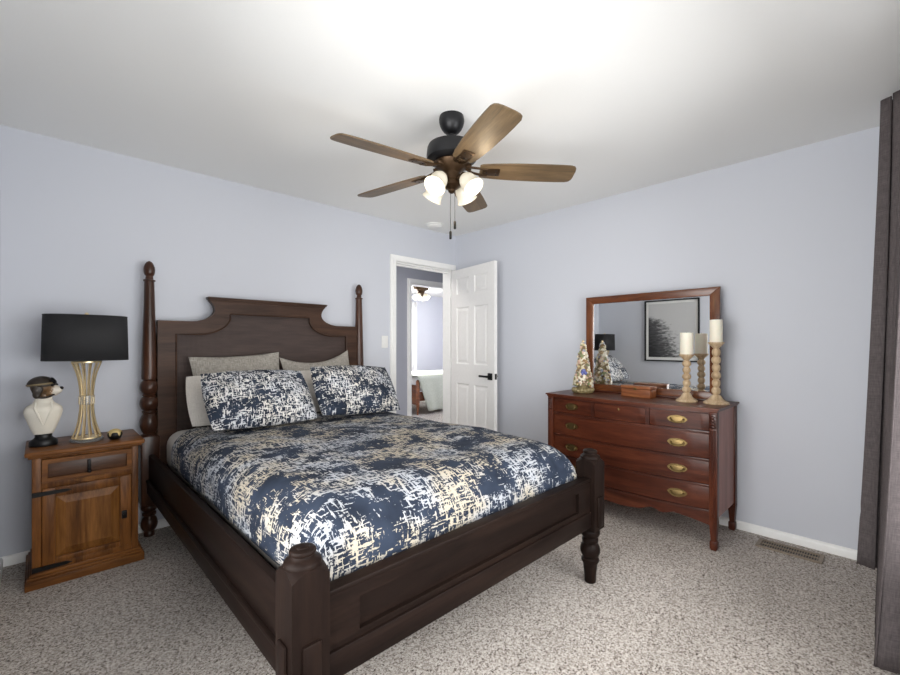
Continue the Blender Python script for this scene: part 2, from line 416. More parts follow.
# local x along the leaf, local -y/+y the faces
rows = [(.20, .80), (1.02, 1.585), (1.725, 1.895)]; cols = [(.105, .335), (.425, .65)]
def door_leaf():
    g = G()
    xs = [0, .105, .335, .425, .65, DW]; zs = [0, .20, .805, 1.01, 1.615, 1.752, 1.928, DH]
    for f, s in ((0, -1), (DT, 1)):
        for i in range(5):
            for j in range(7):
                x0, x1, z0, z1 = xs[i], xs[i+1], zs[j], zs[j+1]
                q = lambda x, z, d=0: g.bm.verts.new((x, f-s*d, z))
                if i in (1, 3) and j in (1, 3, 5):
                    prev = None
                    for ins, d in ((0, 0), (.012, .009), (.022, .009), (.045, .003)):
                        ring = [q(x0+ins, z0+ins, d), q(x1-ins, z0+ins, d), q(x1-ins, z1-ins, d), q(x0+ins, z1-ins, d)]
                        if prev:
                            for k in range(4): g.bm.faces.new((prev[k], prev[(k+1) % 4], ring[(k+1) % 4], ring[k]))
                        prev = ring
                    g.bm.faces.new(prev)
                else:
                    g.bm.faces.new((q(x0, z0), q(x1, z0), q(x1, z1), q(x0, z1)))
    for a, b in (((0, 0), (0, DH)), ((DW, 0), (DW, DH)), ((0, 0), (DW, 0)), ((0, DH), (DW, DH))):
        g.bm.faces.new([g.bm.verts.new(p) for p in ((a[0], 0, a[1]), (b[0], 0, b[1]), (b[0], DT, b[1]), (a[0], DT, a[1]))])
    return g
door_leaf().build('door_panel', M['door'], dr, smooth=False, weld=True)
for s, yf in ((-1, 0), (1, DT)):
    g = G(); z = .905
    g.box((DW-.095, yf, z-.033), (DW-.029, yf+s*.009, z+.033), .002)
    g.lathe([(.011, 0), (.011, .042)], mat=Matrix.Translation((DW-.062, yf, z)) @ Matrix.Rotation(-s*PI/2, 4, 'X'), n=14)
    g.box((DW-.185, yf+s*.036, z-.010), (DW-.050, yf+s*.052, z+.010), .004)
    g.build('door_handle', M['black'], dr)
g = G().box((DW-.0005, DT/2-.012, .88), (DW+.0015, DT/2+.012, .935)); g.build('latch_plate', M['black'], dr)
for z in (.22, 1.0, 1.78):
    g = G().lathe([(.007, -.045), (.007, .045)], (-.004, -.006, z), 10); g.build('hinge', M['white'], dr)

# ------------------------------------------------------------------ hall and far bedroom
HY = 1.10
FX0, FX1, FZ = .23, 1.03, 2.055
g = G(); g.box((-2.0, HY, 0), (FX0, HY+.12, H)); g.box((FX0, HY, FZ), (FX1, HY+.12, H)); g.box((FX1, HY, 0), (2.0, HY+.12, H))
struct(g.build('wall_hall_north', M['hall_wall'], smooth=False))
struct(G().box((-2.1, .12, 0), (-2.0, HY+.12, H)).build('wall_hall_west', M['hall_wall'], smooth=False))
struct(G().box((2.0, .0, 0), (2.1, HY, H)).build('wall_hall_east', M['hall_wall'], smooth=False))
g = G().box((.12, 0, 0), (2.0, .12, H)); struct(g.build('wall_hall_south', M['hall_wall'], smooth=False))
casing('trim_4', FX0, FX1, FZ, HY, -1, .06)
g = G(); g.box((FX0, HY-.002, 0), (FX0+.016, HY+.122, FZ)); g.box((FX1-.016, HY-.002, 0), (FX1, HY+.122, FZ)); g.box((FX0, HY-.002, FZ-.016), (FX1, HY+.122, FZ))
struct(g.build('trim_5', M['white'], smooth=False))
baseboard('baseboard_hall', (-2.0, HY, 0), (FX0-.062, HY, 0), (0, -1, 0))
FY, FE = 4.62, 4.45
fw0, fw1, fz0, fz1 = 1.35, 2.75, .85, 2.1
g = G(); g.box((-.6, FY, 0), (fw0, FY+.1, H)); g.box((fw1, FY, 0), (FE, FY+.1, H)); g.box((fw0, FY, 0), (fw1, FY+.1, fz0)); g.box((fw0, FY, fz1), (fw1, FY+.1, H))
struct(g.build('wall_far_north', M['far_wall'], smooth=False))
struct(G().box((FE, HY, 0), (FE+.1, FY+.1, H)).build('wall_far_east', M['far_wall'], smooth=False))
struct(G().box((-.6, HY+.12, 0), (-.5, FY, H)).build('wall_far_west', M['far_wall'], smooth=False))
struct(G().box((2.0, HY, 0), (FE, HY+.12, H)).build('wall_far_south', M['far_wall'], smooth=False))

# ------------------------------------------------------------------ bed
BX = -2.083; PH = .775; YH, YF = -.095, -2.32   # centre, post offset, post rows
bed = thing('bed', 'dark wooden four-poster bed with tall turned head posts in the middle of the room', 'bed', (BX, 0, 0))
def head_post(s):
    g = G(); x = s*PH; y = YH
    foot = [(.026, 0), (.030, .004), (.030, .03), (.026, .036)] + bulge(.036, .125, .030, .046) + [(.030, .13), (.038, .137), (.038, .150), (.030, .158)] + bulge(.160, .21, .032, .045, 5)
    g.lathe(foot, (x, y, 0))
    g.box((x-.05, y-.05, .208), (x+.05, y+.05, .645), .006)
    turned = [(.046, .645), (.046, .652), (.034, .660)] + bulge(.662, .785, .034, .052, 10) + [(.036, .790), (.040, .795), (.040, .802), (.034, .807)] \
        + bulge(.808, .895, .034, .053, 10) + [(.036, .900), (.040, .904), (.036, .909)] + bulge(.910, .998, .034, .052, 10) + [(.036, 1.002), (.042, 1.007), (.043, 1.03)] \
        + cone((.042, 1.04), (.027, 1.625), 6) + [(.027, 1.630), (.033, 1.634), (.033, 1.642), (.022, 1.647), (.020, 1.668), (.026, 1.674)] \
        + [(.030, 1.688), (.032, 1.706), (.030, 1.724), (.024, 1.742), (.016, 1.756), (.006, 1.763), (.0, 1.765)]
    g.lathe(turned, (x, y, 0), 28)
    return g.build('head_post', M['post_z'], bed)
head_post(-1); head_post(1)
def foot_post(s):
    g = G(); x = s*PH; y = YF
    foot = [(.024, 0), (.028, .004), (.029, .02)] + cone((.029, .03), (.036, .10), 3) + [(.044, .112), (.044, .124), (.036, .132)] \
        + bulge(.134, .205, .036, .050, 8) + [(.037, .209), (.041, .216), (.041, .226), (.034, .234)] + bulge(.236, .285, .036, .049, 6)
    g.lathe(foot, (x, y, 0), 24)
    # square block with a turned (domed) top: arcs on the four faces
    hs, n = .052, 12; P = []
    for i in range(n+1):
        row = []
        for j in range(n+1):
            u = -hs+2*hs*i/n; v = -hs+2*hs*j/n; r = math.hypot(u, v)
            row.append(Vector((x+u, y+v, .648-max(0, r-.044)*.95)))
        P.append(row)
    g.grid(P)
    ring = [P[i][0] for i in range(n)]+[P[n][j] for j in range(n)]+[P[n-i][n] for i in range(n)]+[P[0][n-j] for j in range(n)]
    for a, b in zip(ring, ring[1:]+ring[:1]):
        g.bm.faces.new([g.bm.verts.new(q) for q in (a, b, (b.x, b.y, .283), (a.x, a.y, .283))])
    g.bm.faces.new([g.bm.verts.new(q) for q in ((x-hs, y-hs, .283), (x+hs, y-hs, .283), (x+hs, y+hs, .283), (x-hs, y+hs, .283))])
    o = g.build('foot_post', M['bed_z'], bed, weld=True)
    f = G().lathe([(.049, .640), (.050, .648), (.047, .655), (.039, .660), (.033, .664), (.0315, .668), (.035, .671), (.036, .677), (.033, .682), (.024, .685), (.019, .6855), (.017, .688), (.008, .690), (0, .6902)], (x, y, 0), 28)
    f.build('finial', M['bed_z'], o)
    G().box((x-.026, y-hs-.010, .30), (x+.026, y-hs+.002, .455), .006).build('face_block', M['bed_z'], o)
    a_, b_ = sorted((x+s*(hs+.010), x+s*(hs-.002)))
    G().box((a_, y-.026, .30), (b_, y+.026, .455), .006).build('face_block', M['bed_z'], o)
    return o
foot_post(-1); foot_post(1)
# headboard: outline with a coved step up to a crowned middle
def hb_outline(w0, z0, xc, zr, xt, zt, flare):
    R = [(w0, .36), (w0, z0), (xc, z0)]
    for k in range(1, 11):
        a = PI/2*k/10
        R.append((xc-(xc-xt)*math.sin(a), z0+(zr-z0)*(1-math.cos(a))))
    for k in range(1, 5):
        t = k/4; R.append((xt+flare*t*t, zr+(zt-zr)*t))
    return R + [(-p[0], p[1]) for p in reversed(R)]
ho = hb_outline(.735, 1.385, .560, 1.468, .400, 1.530, .030)
hi = hb_outline(.632, 1.297, .52, 1.42, .30, 1.446, 0.0)
hi = [(x, max(z, .47)) for x, z in hi]
G().ring_prism(ho, hi, YH-.030, YH+.022).build('headboard_frame', M['hb_x'], bed)
G().prism(hi, YH-.006, YH+.012, 'y').build('headboard_panel', M['cane'], bed, smooth=False)
bead = [Vector((x, YH-.030, z)) for x, z in hi]
G().tube(bead, .006, 8).build('panel_bead', M['hb_x'], bed)
g = G()
for dz, ov in ((0, .004), (.010, .012), (.019, .016)):
    g.box((-.430-ov, YH-.030-ov, 1.529+dz), (.430+ov, YH+.022, 1.529+dz+.010), .003)
g.build('crown_moulding', M['hb_x'], bed)
for s in (-1, 1):
    g = G(); xo = s*(PH+.005)
    a, b = sorted((xo-s*.024, xo+s*.006))
    g.box((a, YF+.05, .37), (b, YH-.05, .53), .004)
    a, b = sorted((xo-s*.024, xo+s*.016))
    g.box((a, YF+.05, .285), (b, YH-.05, .362), .005)
    a, b = sorted((xo-s*.024, xo+s*.022))
    g.box((a, YF+.05, .360), (b, YH-.05, .374), .005)
    g.build('side_rail', M['bed_y'], bed)
# footboard: framed recessed panel over a projecting lower rail
g = G(); x1 = PH-.05
g.ring_prism([(-x1, .305), (x1, .305), (x1, .548), (-x1, .548)], [(-x1+.11, .405), (x1-.11, .405), (x1-.11, .500), (-x1+.11, .500)], YF-.026, YF+.016)
g.box((-x1, YF-.036, .305), (x1, YF-.02, .385), .005)
g.box((-x1, YF-.030, .536), (x1, YF+.018, .553), .004)
g.build('footboard_frame', M['bed_x'], bed)
G().box((-x1+.1, YF-.010, .40), (x1-.1, YF+.006, .505)).build('footboard_panel', M['bed_x'], bed)
G().box((-PH+.03, YF+.02, .385), (PH-.03, YH-.04, .405)).build('mattress_support', M['bed_y'], bed)

# mattress, duvet and pillows
g = G().box((BX-.706, -2.14, .406), (BX+.706, -.150, .676), .09, 5)
mt = g.build('mattress', M['white_cotton']); tag(mt, 'white sheeted mattress, showing only at the head of the bed under the duvet', 'mattress')
def duvet():
    hx, y0, y1, zt = .738, -.50, -2.280, .728
    nu, nv = 90, 120
    def prof(s, half, rx, rz, drop):   # s distance from the edge along the cloth: returns (inset, fall)
        L = PI/2*(rx+rz)/2
        if s < drop: return 0.0, rz+drop-s
        if s < drop+L:
            a = (s-drop)/L*PI/2; return rx*(1-math.cos(a)), rz*(1-math.sin(a))
        return rx+(s-drop-L), 0.0
    def axis(n, half, rx, rz, drop):
        tot = drop+PI/2*(rx+rz)/2+(half-rx); out = []
        for i in range(n+1):
            s = 2*tot*i/n
            e = min(s, 2*tot-s); ins, fall = prof(e, half, rx, rz, drop)
            out.append(((ins-half) if s <= tot else (half-ins), fall, s))
        return out
    U = axis(nu, hx, .15, .15, .06)
    # along the bed: flat from the head, rounded at the foot
    V = []; Ly = abs(y1-y0); rx, rz, drop = .21, .15, .06; L = PI/2*(rx+rz)/2; tot = Ly-rx+L+drop
    for j in range(nv+1):
        s = tot*(1-j/nv); ins, fall = prof(s, Ly, rx, rz, drop); V.append((y1+ins, fall, tot-s))
    P, UV = [], []
    for (x, fx, u) in U:
        row, ur = [], []
        for (y, fy, v) in V:
            fall = (fx**2.6+fy**2.6)**(1/2.6)
            p = Vector((BX+x, y, zt-min(fall, .225)))
            w = mnoise.noise(Vector((p.x*2.6, p.y*2.2, 1.3)))*.013+mnoise.noise(Vector((p.x*7, p.y*5, 4.1)))*.006+mnoise.noise(Vector((p.x*16, p.y*12, 2.1)))*.002
            p.z += w*(1.0 if fall < .12 else .4)
            e = min(1, fall/.15)
            p.x -= (x/hx)*(mnoise.noise(Vector((p.y*4, p.z*5, 7)))*.008+.006)*e if abs(x) > hx-.1 else 0
            q_ = max(0, min(1, (-2.0-p.y)/.24)); p.x = BX+(p.x-BX)*(1-.030*q_*q_*(3-2*q_))
            row.append(p); ur.append((u, v))
        P.append(row); UV.append(ur)
    g = G().grid(P, UV); return g.build('duvet', M['duvet'], ang=80)
dv = duvet(); mod(dv, 'SOLIDIFY', thickness=.016, offset=-1)
tag(dv, 'navy and white abstract brushstroke duvet spread over the bed', 'duvet')

def pillow(name, mat, w, h, t, loc, tilt, yaw=0.0, roll=0.0, seed=0, pinch=.10, sag=0.0, k=0.0):
    n = 34; g = G()
    for side in (1, -1):
        P, UV = [], []
        for i in range(n+1):
            row, ur = [], []
            for j in range(n+1):
                u = -1+2*i/n; v = -1+2*j/n
                e = max(0, (1-abs(u)**2.6))**.62*max(0, (1-abs(v)**2.6))**.62
                x = w/2*u*(1-pinch*(1-abs(u)**0.0)*0 - pinch*(1-v*v)*abs(u)**3)
                y = h/2*v*(1-pinch*(1-u*u)*abs(v)**3) - sag*(1-u*u)*max(0, v)
                x *= math.sqrt(1-k*v*v); y *= math.sqrt(1-k*u*u)
                z = side*t/2*e
                wr = mnoise.noise(Vector((u*2.2+seed, v*2.2, side*3.1)))*.018*e + mnoise.noise(Vector((u*6+seed, v*6, side)))*.006*e
                row.append(Vector((x, y, z+side*wr))); ur.append((x+seed*1.7+2*(side < 0), y+seed*.6))
            P.append(row); UV.append(ur)
        g.grid(P, UV)
    # piped seam
    o = g.build(name, mat, ang=75, weld=True)
    o.location = loc
    o.rotation_euler = (Matrix.Rotation(yaw, 3, 'Z') @ Matrix.Rotation(tilt, 3, 'X') @ Matrix.Rotation(roll, 3, 'Z')).to_euler()
    return o
D = math.radians
gp = 'pillows on the bed'
o = pillow('pillow', M['grey_linen'], .60, .47, .12, (-2.345, -.225, .930), D(76), D(-1), D(2.5), 1, .06)
tag(o, 'grey linen pillow standing against the headboard, on the left half of the bed', 'pillow', gp)
o = pillow('pillow', M['grey_linen'], .60, .47, .12, (-1.735, -.225, .930), D(76), D(1), D(5), 2, .06, .06)
tag(o, 'grey linen pillow standing against the headboard, sagging, on the right half of the bed', 'pillow', gp)
o = pillow('pillow', M['white_cotton'], .66, .34, .12, (-2.395, -.450, .884), D(62), D(0), D(0), 3, .0, k=.08)
tag(o, 'plain off-white pillow tucked behind the left navy patterned pillow', 'pillow', gp)
o = pillow('pillow', M['white_cotton'], .64, .34, .12, (-1.705, -.450, .886), D(62), D(0), D(-1), 4, .0, k=.08)
tag(o, 'plain off-white pillow tucked behind the right navy patterned pillow', 'pillow', gp)
o = pillow('pillow', M['sham'], .635, .40, .18, (-2.392, -.750, .907), D(50), D(2), D(-1), 5, .0, k=.09)
tag(o, 'navy and white patterned pillow in front, nearer the nightstand', 'pillow', gp)
o = pillow('pillow', M['sham'], .635, .40, .18, (-1.724, -.738, .908), D(53), D(-1), D(-3), 6, .0, k=.09)
tag(o, 'navy and white patterned pillow in front, nearer the door', 'pillow', gp)

# ------------------------------------------------------------------ nightstand
ns = thing('nightstand', 'rustic brown wooden nightstand with one drawer and a panelled door, left of the bed', 'nightstand', (-3.178, -.235, 0))
# local: x -.24..+.24, front face at y=-.19
fy = -.185; hw = .218
g = G()
g.box((-hw+.001, fy+.019, .07), (-hw+.018, .186, .661)); g.box((hw-.018, fy+.019, .07), (hw-.001, .186, .661)); g.box((-hw, .185, .07), (hw, .20, .662)); g.box((-hw+.017, fy+.019, .071), (hw-.017, .186, .085))
g.box((-hw, fy, .07), (-hw+.036, fy+.02, .662), .003); g.box((hw-.03, fy, .07), (hw, fy+.02, .662), .003)
g.box((-hw+.036, fy, .642), (hw-.03, fy+.02, .662), .002); g.box((-hw+.036, fy, .493), (hw-.03, fy+.02, .526), .002); g.box((-hw+.036, fy, .07), (hw-.03, fy+.02, .105), .002)
g.build('body', M['ns_z'], ns)
g = G().box((-.244, -.213, .664), (.246, .205, .688), .008, 3); g.box((-.232, -.200, .652), (.234, .203, .667), .005)
g.build('top', M['ns_x'], ns)
g = G()
pr = [(0, .0), (.030, .0), (.030, .045), (.022, .058), (.010, .072), (.004, .09), (0, .09)]
for a, b in zip(pr, pr[1:]): pass
for z0, z1, ov in ((0, .045, .026), (.045, .058, .018), (.058, .075, .009)):
    g.box((-hw-ov, fy-ov, z0), (hw+ov, .203, z1), .004)
g.build('plinth', M['ns_x'], ns)
dwr = bpy.data.objects.new('drawer', None); COL.objects.link(dwr); dwr.parent = ns
def framed(g, x0, x1, z0, z1, y, fr, out=.010, depth=.012):
    g.ring_prism([(x0, z0), (x1, z0), (x1, z1), (x0, z1)], [(x0+fr, z0+fr), (x1-fr, z0+fr), (x1-fr, z1-fr), (x0+fr, z1-fr)], y-out, y+.014)
    return g
g = framed(G(), -hw+.037, hw-.031, .524, .641, fy, .022); g.build('drawer_frame', M['ns_x'], dwr, smooth=False)
g = G().box((-hw+.058, fy+.002, .544), (hw-.052, fy+.012, .620), .003); g.build('drawer_panel', M['ns_dark'], dwr)
g = G(); g.box((-.004, fy-.012, .548), (.010, fy+.004, .612), .003); g.ell((.003, fy-.016, .552), (.010, .007, .010)); g.build('drawer_pull', M['iron'], dwr)
# the scalloped rail below the drawer
g = G().prism([(-.07, .522), (-.05, .510), (-.02, .500), (.0, .497), (.03, .500), (.055, .510), (.075, .522)], fy-.006, fy+.002, 'y'); g.build('scallop', M['ns_panel'], ns)
dr2 = bpy.data.objects.new('cabinet_door', None); COL.objects.link(dr2); dr2.parent = ns
x0, x1, z0, z1 = -hw+.038, hw-.032, .105, .493
g = G()
g.box((x0, fy-.009, z0), (x0+.050, fy+.010, z1), .003); g.box((x1-.052, fy-.009, z0), (x1, fy+.010, z1), .003)
g.box((x0+.050, fy-.009, z1-.048), (x1-.052, fy+.010, z1), .003); g.box((x0+.050, fy-.009, z0), (x1-.052, fy+.010, z0+.028), .003)
g.build('door_frame', M['ns_z'], dr2)
g = G(); a0, a1, b0, b1 = x0+.05, x1-.052, z0+.028, z1-.048; ins = .040
q = lambda x, y, z: g.bm.verts.new((x, y, z))
o_ = [q(a0, fy+.006, b0), q(a1, fy+.006, b0), q(a1, fy+.006, b1), q(a0, fy+.006, b1)]
i_ = [q(a0+ins, fy-.008, b0+ins), q(a1-ins, fy-.008, b0+ins), q(a1-ins, fy-.008, b1-ins), q(a0+ins, fy-.008, b1-ins)]
for k in range(4): g.bm.faces.new((o_[k], o_[(k+1) % 4], i_[(k+1) % 4], i_[k]))
g.bm.faces.new(i_); g.build('door_panel', M['ns_panel'], dr2, smooth=False)
for z in (.470, .092):
    g = G().prism([(-hw+.001, z-.012), (-.09, z-.007), (-.065, z), (-.09, z+.009), (-hw+.001, z+.012)], fy-.013, fy-.006, 'y'); g.build('strap_hinge', M['iron'], dr2, smooth=False)
g = G().box((x1-.045, fy-.013, .255), (x1-.020, fy-.005, .300), .004); g.lathe([(.006, 0), (.006, .012)], mat=Matrix.Translation((x1-.032, fy-.012, .278)) @ Matrix.Rotation(PI/2, 4, 'X'), n=10); g.build('lock_plate', M['iron'], dr2)

NT = .688
# ------------------------------------------------------------------ lamp
lp = thing('table_lamp', 'gold cage-stem table lamp with an oval black shade on the nightstand', 'lamp', (-3.176, -.275, NT))
acr = N('clear_acrylic'); acr.set(Base_Color=(.95, .95, .93, 1), Roughness=.08, Transmission_Weight=.85, IOR=1.45); 
G().lathe([(.070, 0), (.074, .003), (.074, .013), (.070, .016)], n=36).build('base_disc', acr.m, lp)
G().lathe([(.062, .0165), (.064, .018), (.062, .024), (.03, .026)], n=36).build('base_plate', M['gold'], lp)
for k in range(12):
    a = 2*PI*k/12+.13; pts = []
    for i in range(17):
        t = i/16; z = .022+t*.418
        r = .028+.036*(abs(t-.5)*2)**2.4
        pts.append((r*math.cos(a), r*math.sin(a), z))
    G().tube(pts, .0042, 8).build('cage_rod', M['gold'], lp)
G().lathe([(.033, .205), (.036, .208), (.036, .252), (.033, .255), (.026, .255), (.026, .205), (.033, .205)], n=32, capb=False, capt=False).build('waist_collar', acr.m, lp)
G().lathe([(.060, .437), (.067, .439), (.067, .446), (.060, .448), (.02, .449)], n=36).build('top_plate', M['gold'], lp)
G().lathe([(.010, .446), (.010, .50), (.016, .505), (.016, .545), (.010, .55)], n=16).build('socket', M['gold'], lp)
sh = G(); n = 56
def oval(a, rx, ry, e=.82):
    c, s_ = math.cos(a), math.sin(a); return (rx*math.copysign(abs(c)**e, c), ry*math.copysign(abs(s_)**e, s_))
P = []
for k in range(n+1):
    a = 2*PI*k/n
    P.append([Vector((*oval(a, .188, .130), .452)), Vector((*oval(a, .182, .126), .700))])
sh.grid(P); so = sh.build('lamp_shade', M['shade'], lp, weld=True, ang=60); mod(so, 'SOLIDIFY', thickness=.003, offset=-1)
for z, rx in ((.453, .186), (.699, .181)):
    g = G().tube([Vector((*oval(2*PI*k/n, rx, rx*.69), z)) for k in range(n+1)], .0028, 6)
    g.build('shade_trim', M['shade'], so)
g = G(); g.tube([(-.18, 0, .690), (.18, 0, .690)], .0025, 6); g.tube([(0, -.12, .690), (0, .12, .690)], .0025, 6); g.lathe([(.004, .545), (.004, .700), (.010, .703), (.010, .712), (.004, .718)], n=12); g.build('harp', M['gold'], lp)

# ------------------------------------------------------------------ dog bust
def remeshed(name, parts, mat, parent=None, voxel=.004, smooth=6):
    g = G()
    for p in parts: g.ell(*p)
    o = g.build(name, mat)
    m = mod(o, 'REMESH', mode='VOXEL', voxel_size=voxel, use_smooth_shade=True); mod(o, 'SMOOTH', factor=.5, iterations=smooth)
    dg = bpy.context.evaluated_depsgraph_get(); me = bpy.data.meshes.new_from_object(o.evaluated_get(dg)); o.modifiers.clear()
    old = o.data; o.data = me; bpy.data.meshes.remove(old)
    me.name = name
    if not me.materials: me.materials.append(mat)
    for p in me.polygons: p.use_smooth = True
    if parent: o.parent = parent
    return o
ds = thing('dog_bust', 'white dog bust wearing a dark aviator cap on a black plinth, on the nightstand', 'figurine', (-3.352, -.265, NT))
G().lathe([(.056, 0), (.058, .004), (.057, .026), (.050, .034), (.040, .040), (.034, .050), (.036, .064)], n=32, sy=.8).build('plinth', M['black'], ds)
M['bust'] = plain('ivory_plaster', srgb(226, 220, 206), .55)
def dogpaint():
    m = N('painted_dog_head'); v = m.coords()
    f = m.noise(v, 26, 3, .6, .3)
    sx = m.n('ShaderNodeSeparateXYZ'); m.l(v, sx.inputs[0])
    k = m.math('ADD', m.math('MULTIPLY', sx.outputs[0], 9.5), m.math('MULTIPLY', m.math('SUBTRACT', f, .5), .9))
    c = m.ramp(k, [(0.0, srgb(84, 62, 38)), (0.30, srgb(128, 94, 54)), (.40, srgb(222, 214, 200)), (1, srgb(230, 224, 212))])
    m.set(Base_Color=c, Roughness=.4); return m.m
M['dog'] = dogpaint()
ch = G().lathe([(.034, .058), (.040, .066), (.050, .090), (.062, .125), (.073, .160), (.078, .185), (.074, .203), (.060, .217), (.044, .228), (.036, .242), (.034, .262)], n=40, sy=.66)
for v in ch.bm.verts:
    a = math.atan2(v.co.y, v.co.x); v.co.y -= .006*math.exp(-((a+PI/2)/.5)**2)*(1 if .1 < v.co.z < .21 else 0)
cho = ch.build('chest', M['bust'], ds)
for sx_ in (-1, 1):
    lap = G().tube([(sx_*.030, -.030, .232), (sx_*.034, -.046, .205), (sx_*.020, -.053, .165), (sx_*.004, -.046, .115)], [.004, .006, .005, .002], 8); lap.build('coat_fold', M['bust'], cho)
head = remeshed('head', [((-.004, 0, .316), (.050, .044, .048)), ((.036, -.012, .298), (.034, .028, .026)), ((.052, -.018, .294), (.024, .023, .021)), ((.028, -.010, .278), (.036, .026, .016)), ((0, 0, .266), (.036, .032, .022))], M['dog'], ds, .003, 5)
G().ell((.070, -.022, .304), (.010, .012, .010), 12).build('nose', M['black'], head)
for e_ in ((.034, -.038, .322), (.052, .016, .322)): G().ell(e_, (.007, .006, .006), 10).build('eye', M['black'], head)
M['gold_dark'] = plain('khaki_strap', srgb(128, 112, 82), .5)
# aviator cap with ear flap, goggles pushed up
M['cap'] = plain('dark_brown_leather', srgb(46, 38, 30), .45)
cap = G(); P = []
for i in range(11):
    th = (PI*.53)*i/10; row = []
    for k in range(29):
        a = 2*PI*k/28
        row.append(Vector((-.008+.054*math.sin(th)*math.cos(a), .048*math.sin(th)*math.sin(a), .322+.045*math.cos(th))))
    P.append(row)
cap.grid(P); co = cap.build('cap', M['cap'], ds, weld=True); mod(co, 'SOLIDIFY', thickness=.004, offset=1)
g = G()
g.tube([(-.008+.056*math.cos(a), .050*math.sin(a), .330+.006*math.cos(a)) for a in [2*PI*k/28 for k in range(29)]], .005, 8); g.build('goggle_strap', M['gold_dark'], co)
for yy in (-.026, .020):
    g = G().lathe([(.017, -.004), (.018, .004), (.012, .008), (.0, .009)], mat=Matrix.Translation((.038, yy-.006, .345)) @ Matrix.Rotation(D(55), 4, 'Y') @ Matrix.Rotation(D(10), 4, 'X'), n=18)
    g.build('goggle_lens', M['iron'], co)
remeshed('ear_flap', [((-.024, -.043, .302), (.024, .009, .030)), ((-.026, -.040, .278), (.018, .009, .024))], M['cap'], co, .003, 3)
G().tube([(-.030, -.040, .262), (-.005, -.041, .258), (.02, -.038, .262), (.042, -.032, .274)], .0045, 8).build('chin_strap', M['cap'], co)

# ------------------------------------------------------------------ round trinket
tk = thing('trinket_bowl', 'small round black trinket with a gold drip top beside the table lamp', 'ornament', (-3.058, -.345, NT))
G().lathe([(.014, 0), (.025, .006), (.033, .020), (.035, .031), (.032, .042), (.024, .052)], n=28).build('bowl', M['black'], tk)
g = G(); P = []
for i in range(11):
    row = []
    for k in range(49):
        a = 2*PI*k/48; drip = .75*max(0, math.sin(a*5+.6))**2
        th = (PI*.36+drip)*i/10
        row.append(Vector((.0362*math.sin(th)*math.cos(a), .0362*math.sin(th)*math.sin(a), .030+.0315*math.cos(th))))
    P.append(row)
M['gold_soft'] = plain('gold_leaf', srgb(214, 190, 132), .38, .35)
g.grid(P).build('gold_drip', M['gold_soft'], tk, weld=True)

# ------------------------------------------------------------------ dresser (faces west, -x)
DYC = -2.10; DX = -.045
ds_ = thing('dresser', 'mahogany bow-front chest of drawers on tapered legs against the right wall', 'dresser', (0, DYC, 0))
HWD = .562      # half width at the legs
XF = -.455      # front corner plane
def bowx(y): return -.052*(1-(y/HWD)**2)
def bowed(g, y0, y1, z0, z1, out, depth, n=14, bev=0):
    ys = [y0+(y1-y0)*i/n for i in range(n+1)]
    front = [(XF+bowx(y)-out, y) for y in ys]; back = [(XF+bowx(y)-out+depth, y) for y in reversed(ys)]
    g.prism(front+back, z0, z1, 'z', bev=bev); return g
TZ = .848
g = G(); n = 20
ys = [-HWD-.030+(2*HWD+.060)*i/n for i in range(n+1)]
for z0, z1, ov in ((TZ-.012, TZ, .016), (TZ-.024, TZ-.012, .007)):
    yy = [-HWD-.018-ov+(2*HWD+.036+2*ov)*i/n for i in range(n+1)]
    fr = [(XF-.02-ov+min(0, bowx(max(-HWD, min(HWD, y)))), y) for y in yy]
    g.prism(fr+[(-.018, yy[-1]), (-.018, yy[0])], z0, z1, 'z', bev=.003)
g.build('top', M['dr_y'], ds_)
# legs with reeded, carved heads and spade feet
for sy in (-1, 1):
    for fx, nm in ((XF, 'front_leg'), (DX, 'back_leg')):
        g = G(); cx = fx+.0 if nm == 'front_leg' else fx; cy = sy*HWD
        h = .022
        g.box((cx-h, cy-h, .17), (cx+h, cy+h, TZ-.024), .003)
        a = [(cx-h, cy-h), (cx+h, cy-h), (cx+h, cy+h), (cx-h, cy+h)]
        k = .62
        top = [g.bm.verts.new((p[0], p[1], .17)) for p in a]; bot = [g.bm.verts.new((cx+(p[0]-cx)*k, cy+(p[1]-cy)*k, .05)) for p in a]
        for i in range(4): g.bm.faces.new((top[i], top[(i+1) % 4], bot[(i+1) % 4], bot[i]))
        g.box((cx-.020, cy-.020, .008), (cx+.020, cy+.020, .054), .005); g.box((cx-.015, cy-.015, 0), (cx+.015, cy+.015, .010))
        if nm == 'front_leg':
            for q_ in (-1, 0, 1): g.tube([(cx-h, cy+q_*.011, .20), (cx-h, cy+q_*.011, .715)], .0045, 8)
        leg = g.build(nm, M['dr_z'], ds_)
        if nm == 'front_leg':
            c = G(); c.box((cx-h-.006, cy-.018, .725), (cx-h+.004, cy+.018, .812), .004)
            for z in (.738, .756, .774, .792): c.ell((cx-h-.006, cy, z), (.008, .014, .010), 10)
            c.build('carved_head', M['dr_dark'], leg)
g = G()
for sy in (-1, 1): g.box((XF+.02, sy*(HWD+.006)-.008, .185), (DX-.02, sy*(HWD+.006)+.008, TZ-.024))
g.box((DX-.012, -HWD, .130), (DX, HWD, TZ-.024)); g.box((XF+.02, -HWD, .20), (DX, HWD, .215))
g.build('carcass', M['dr_side_lit'], ds_, smooth=False)
R_ = [(.232, .370), (.384, .524), (.538, .690), (.706, .812)]
for z0, z1 in ((.218, .232), (.370, .384), (.524, .538), (.690, .706), (.812, .826)): bowed(G(), -HWD+.02, HWD-.02, z0, z1, .006, .05, bev=.003).build('drawer_rail', M['dr_dark'], ds_)
for yb in (.192, -.192): bowed(G(), yb-.012, yb+.012, .706, .812, .004, .05, 3).build('drawer_divider', M['dr_dark'], ds_)
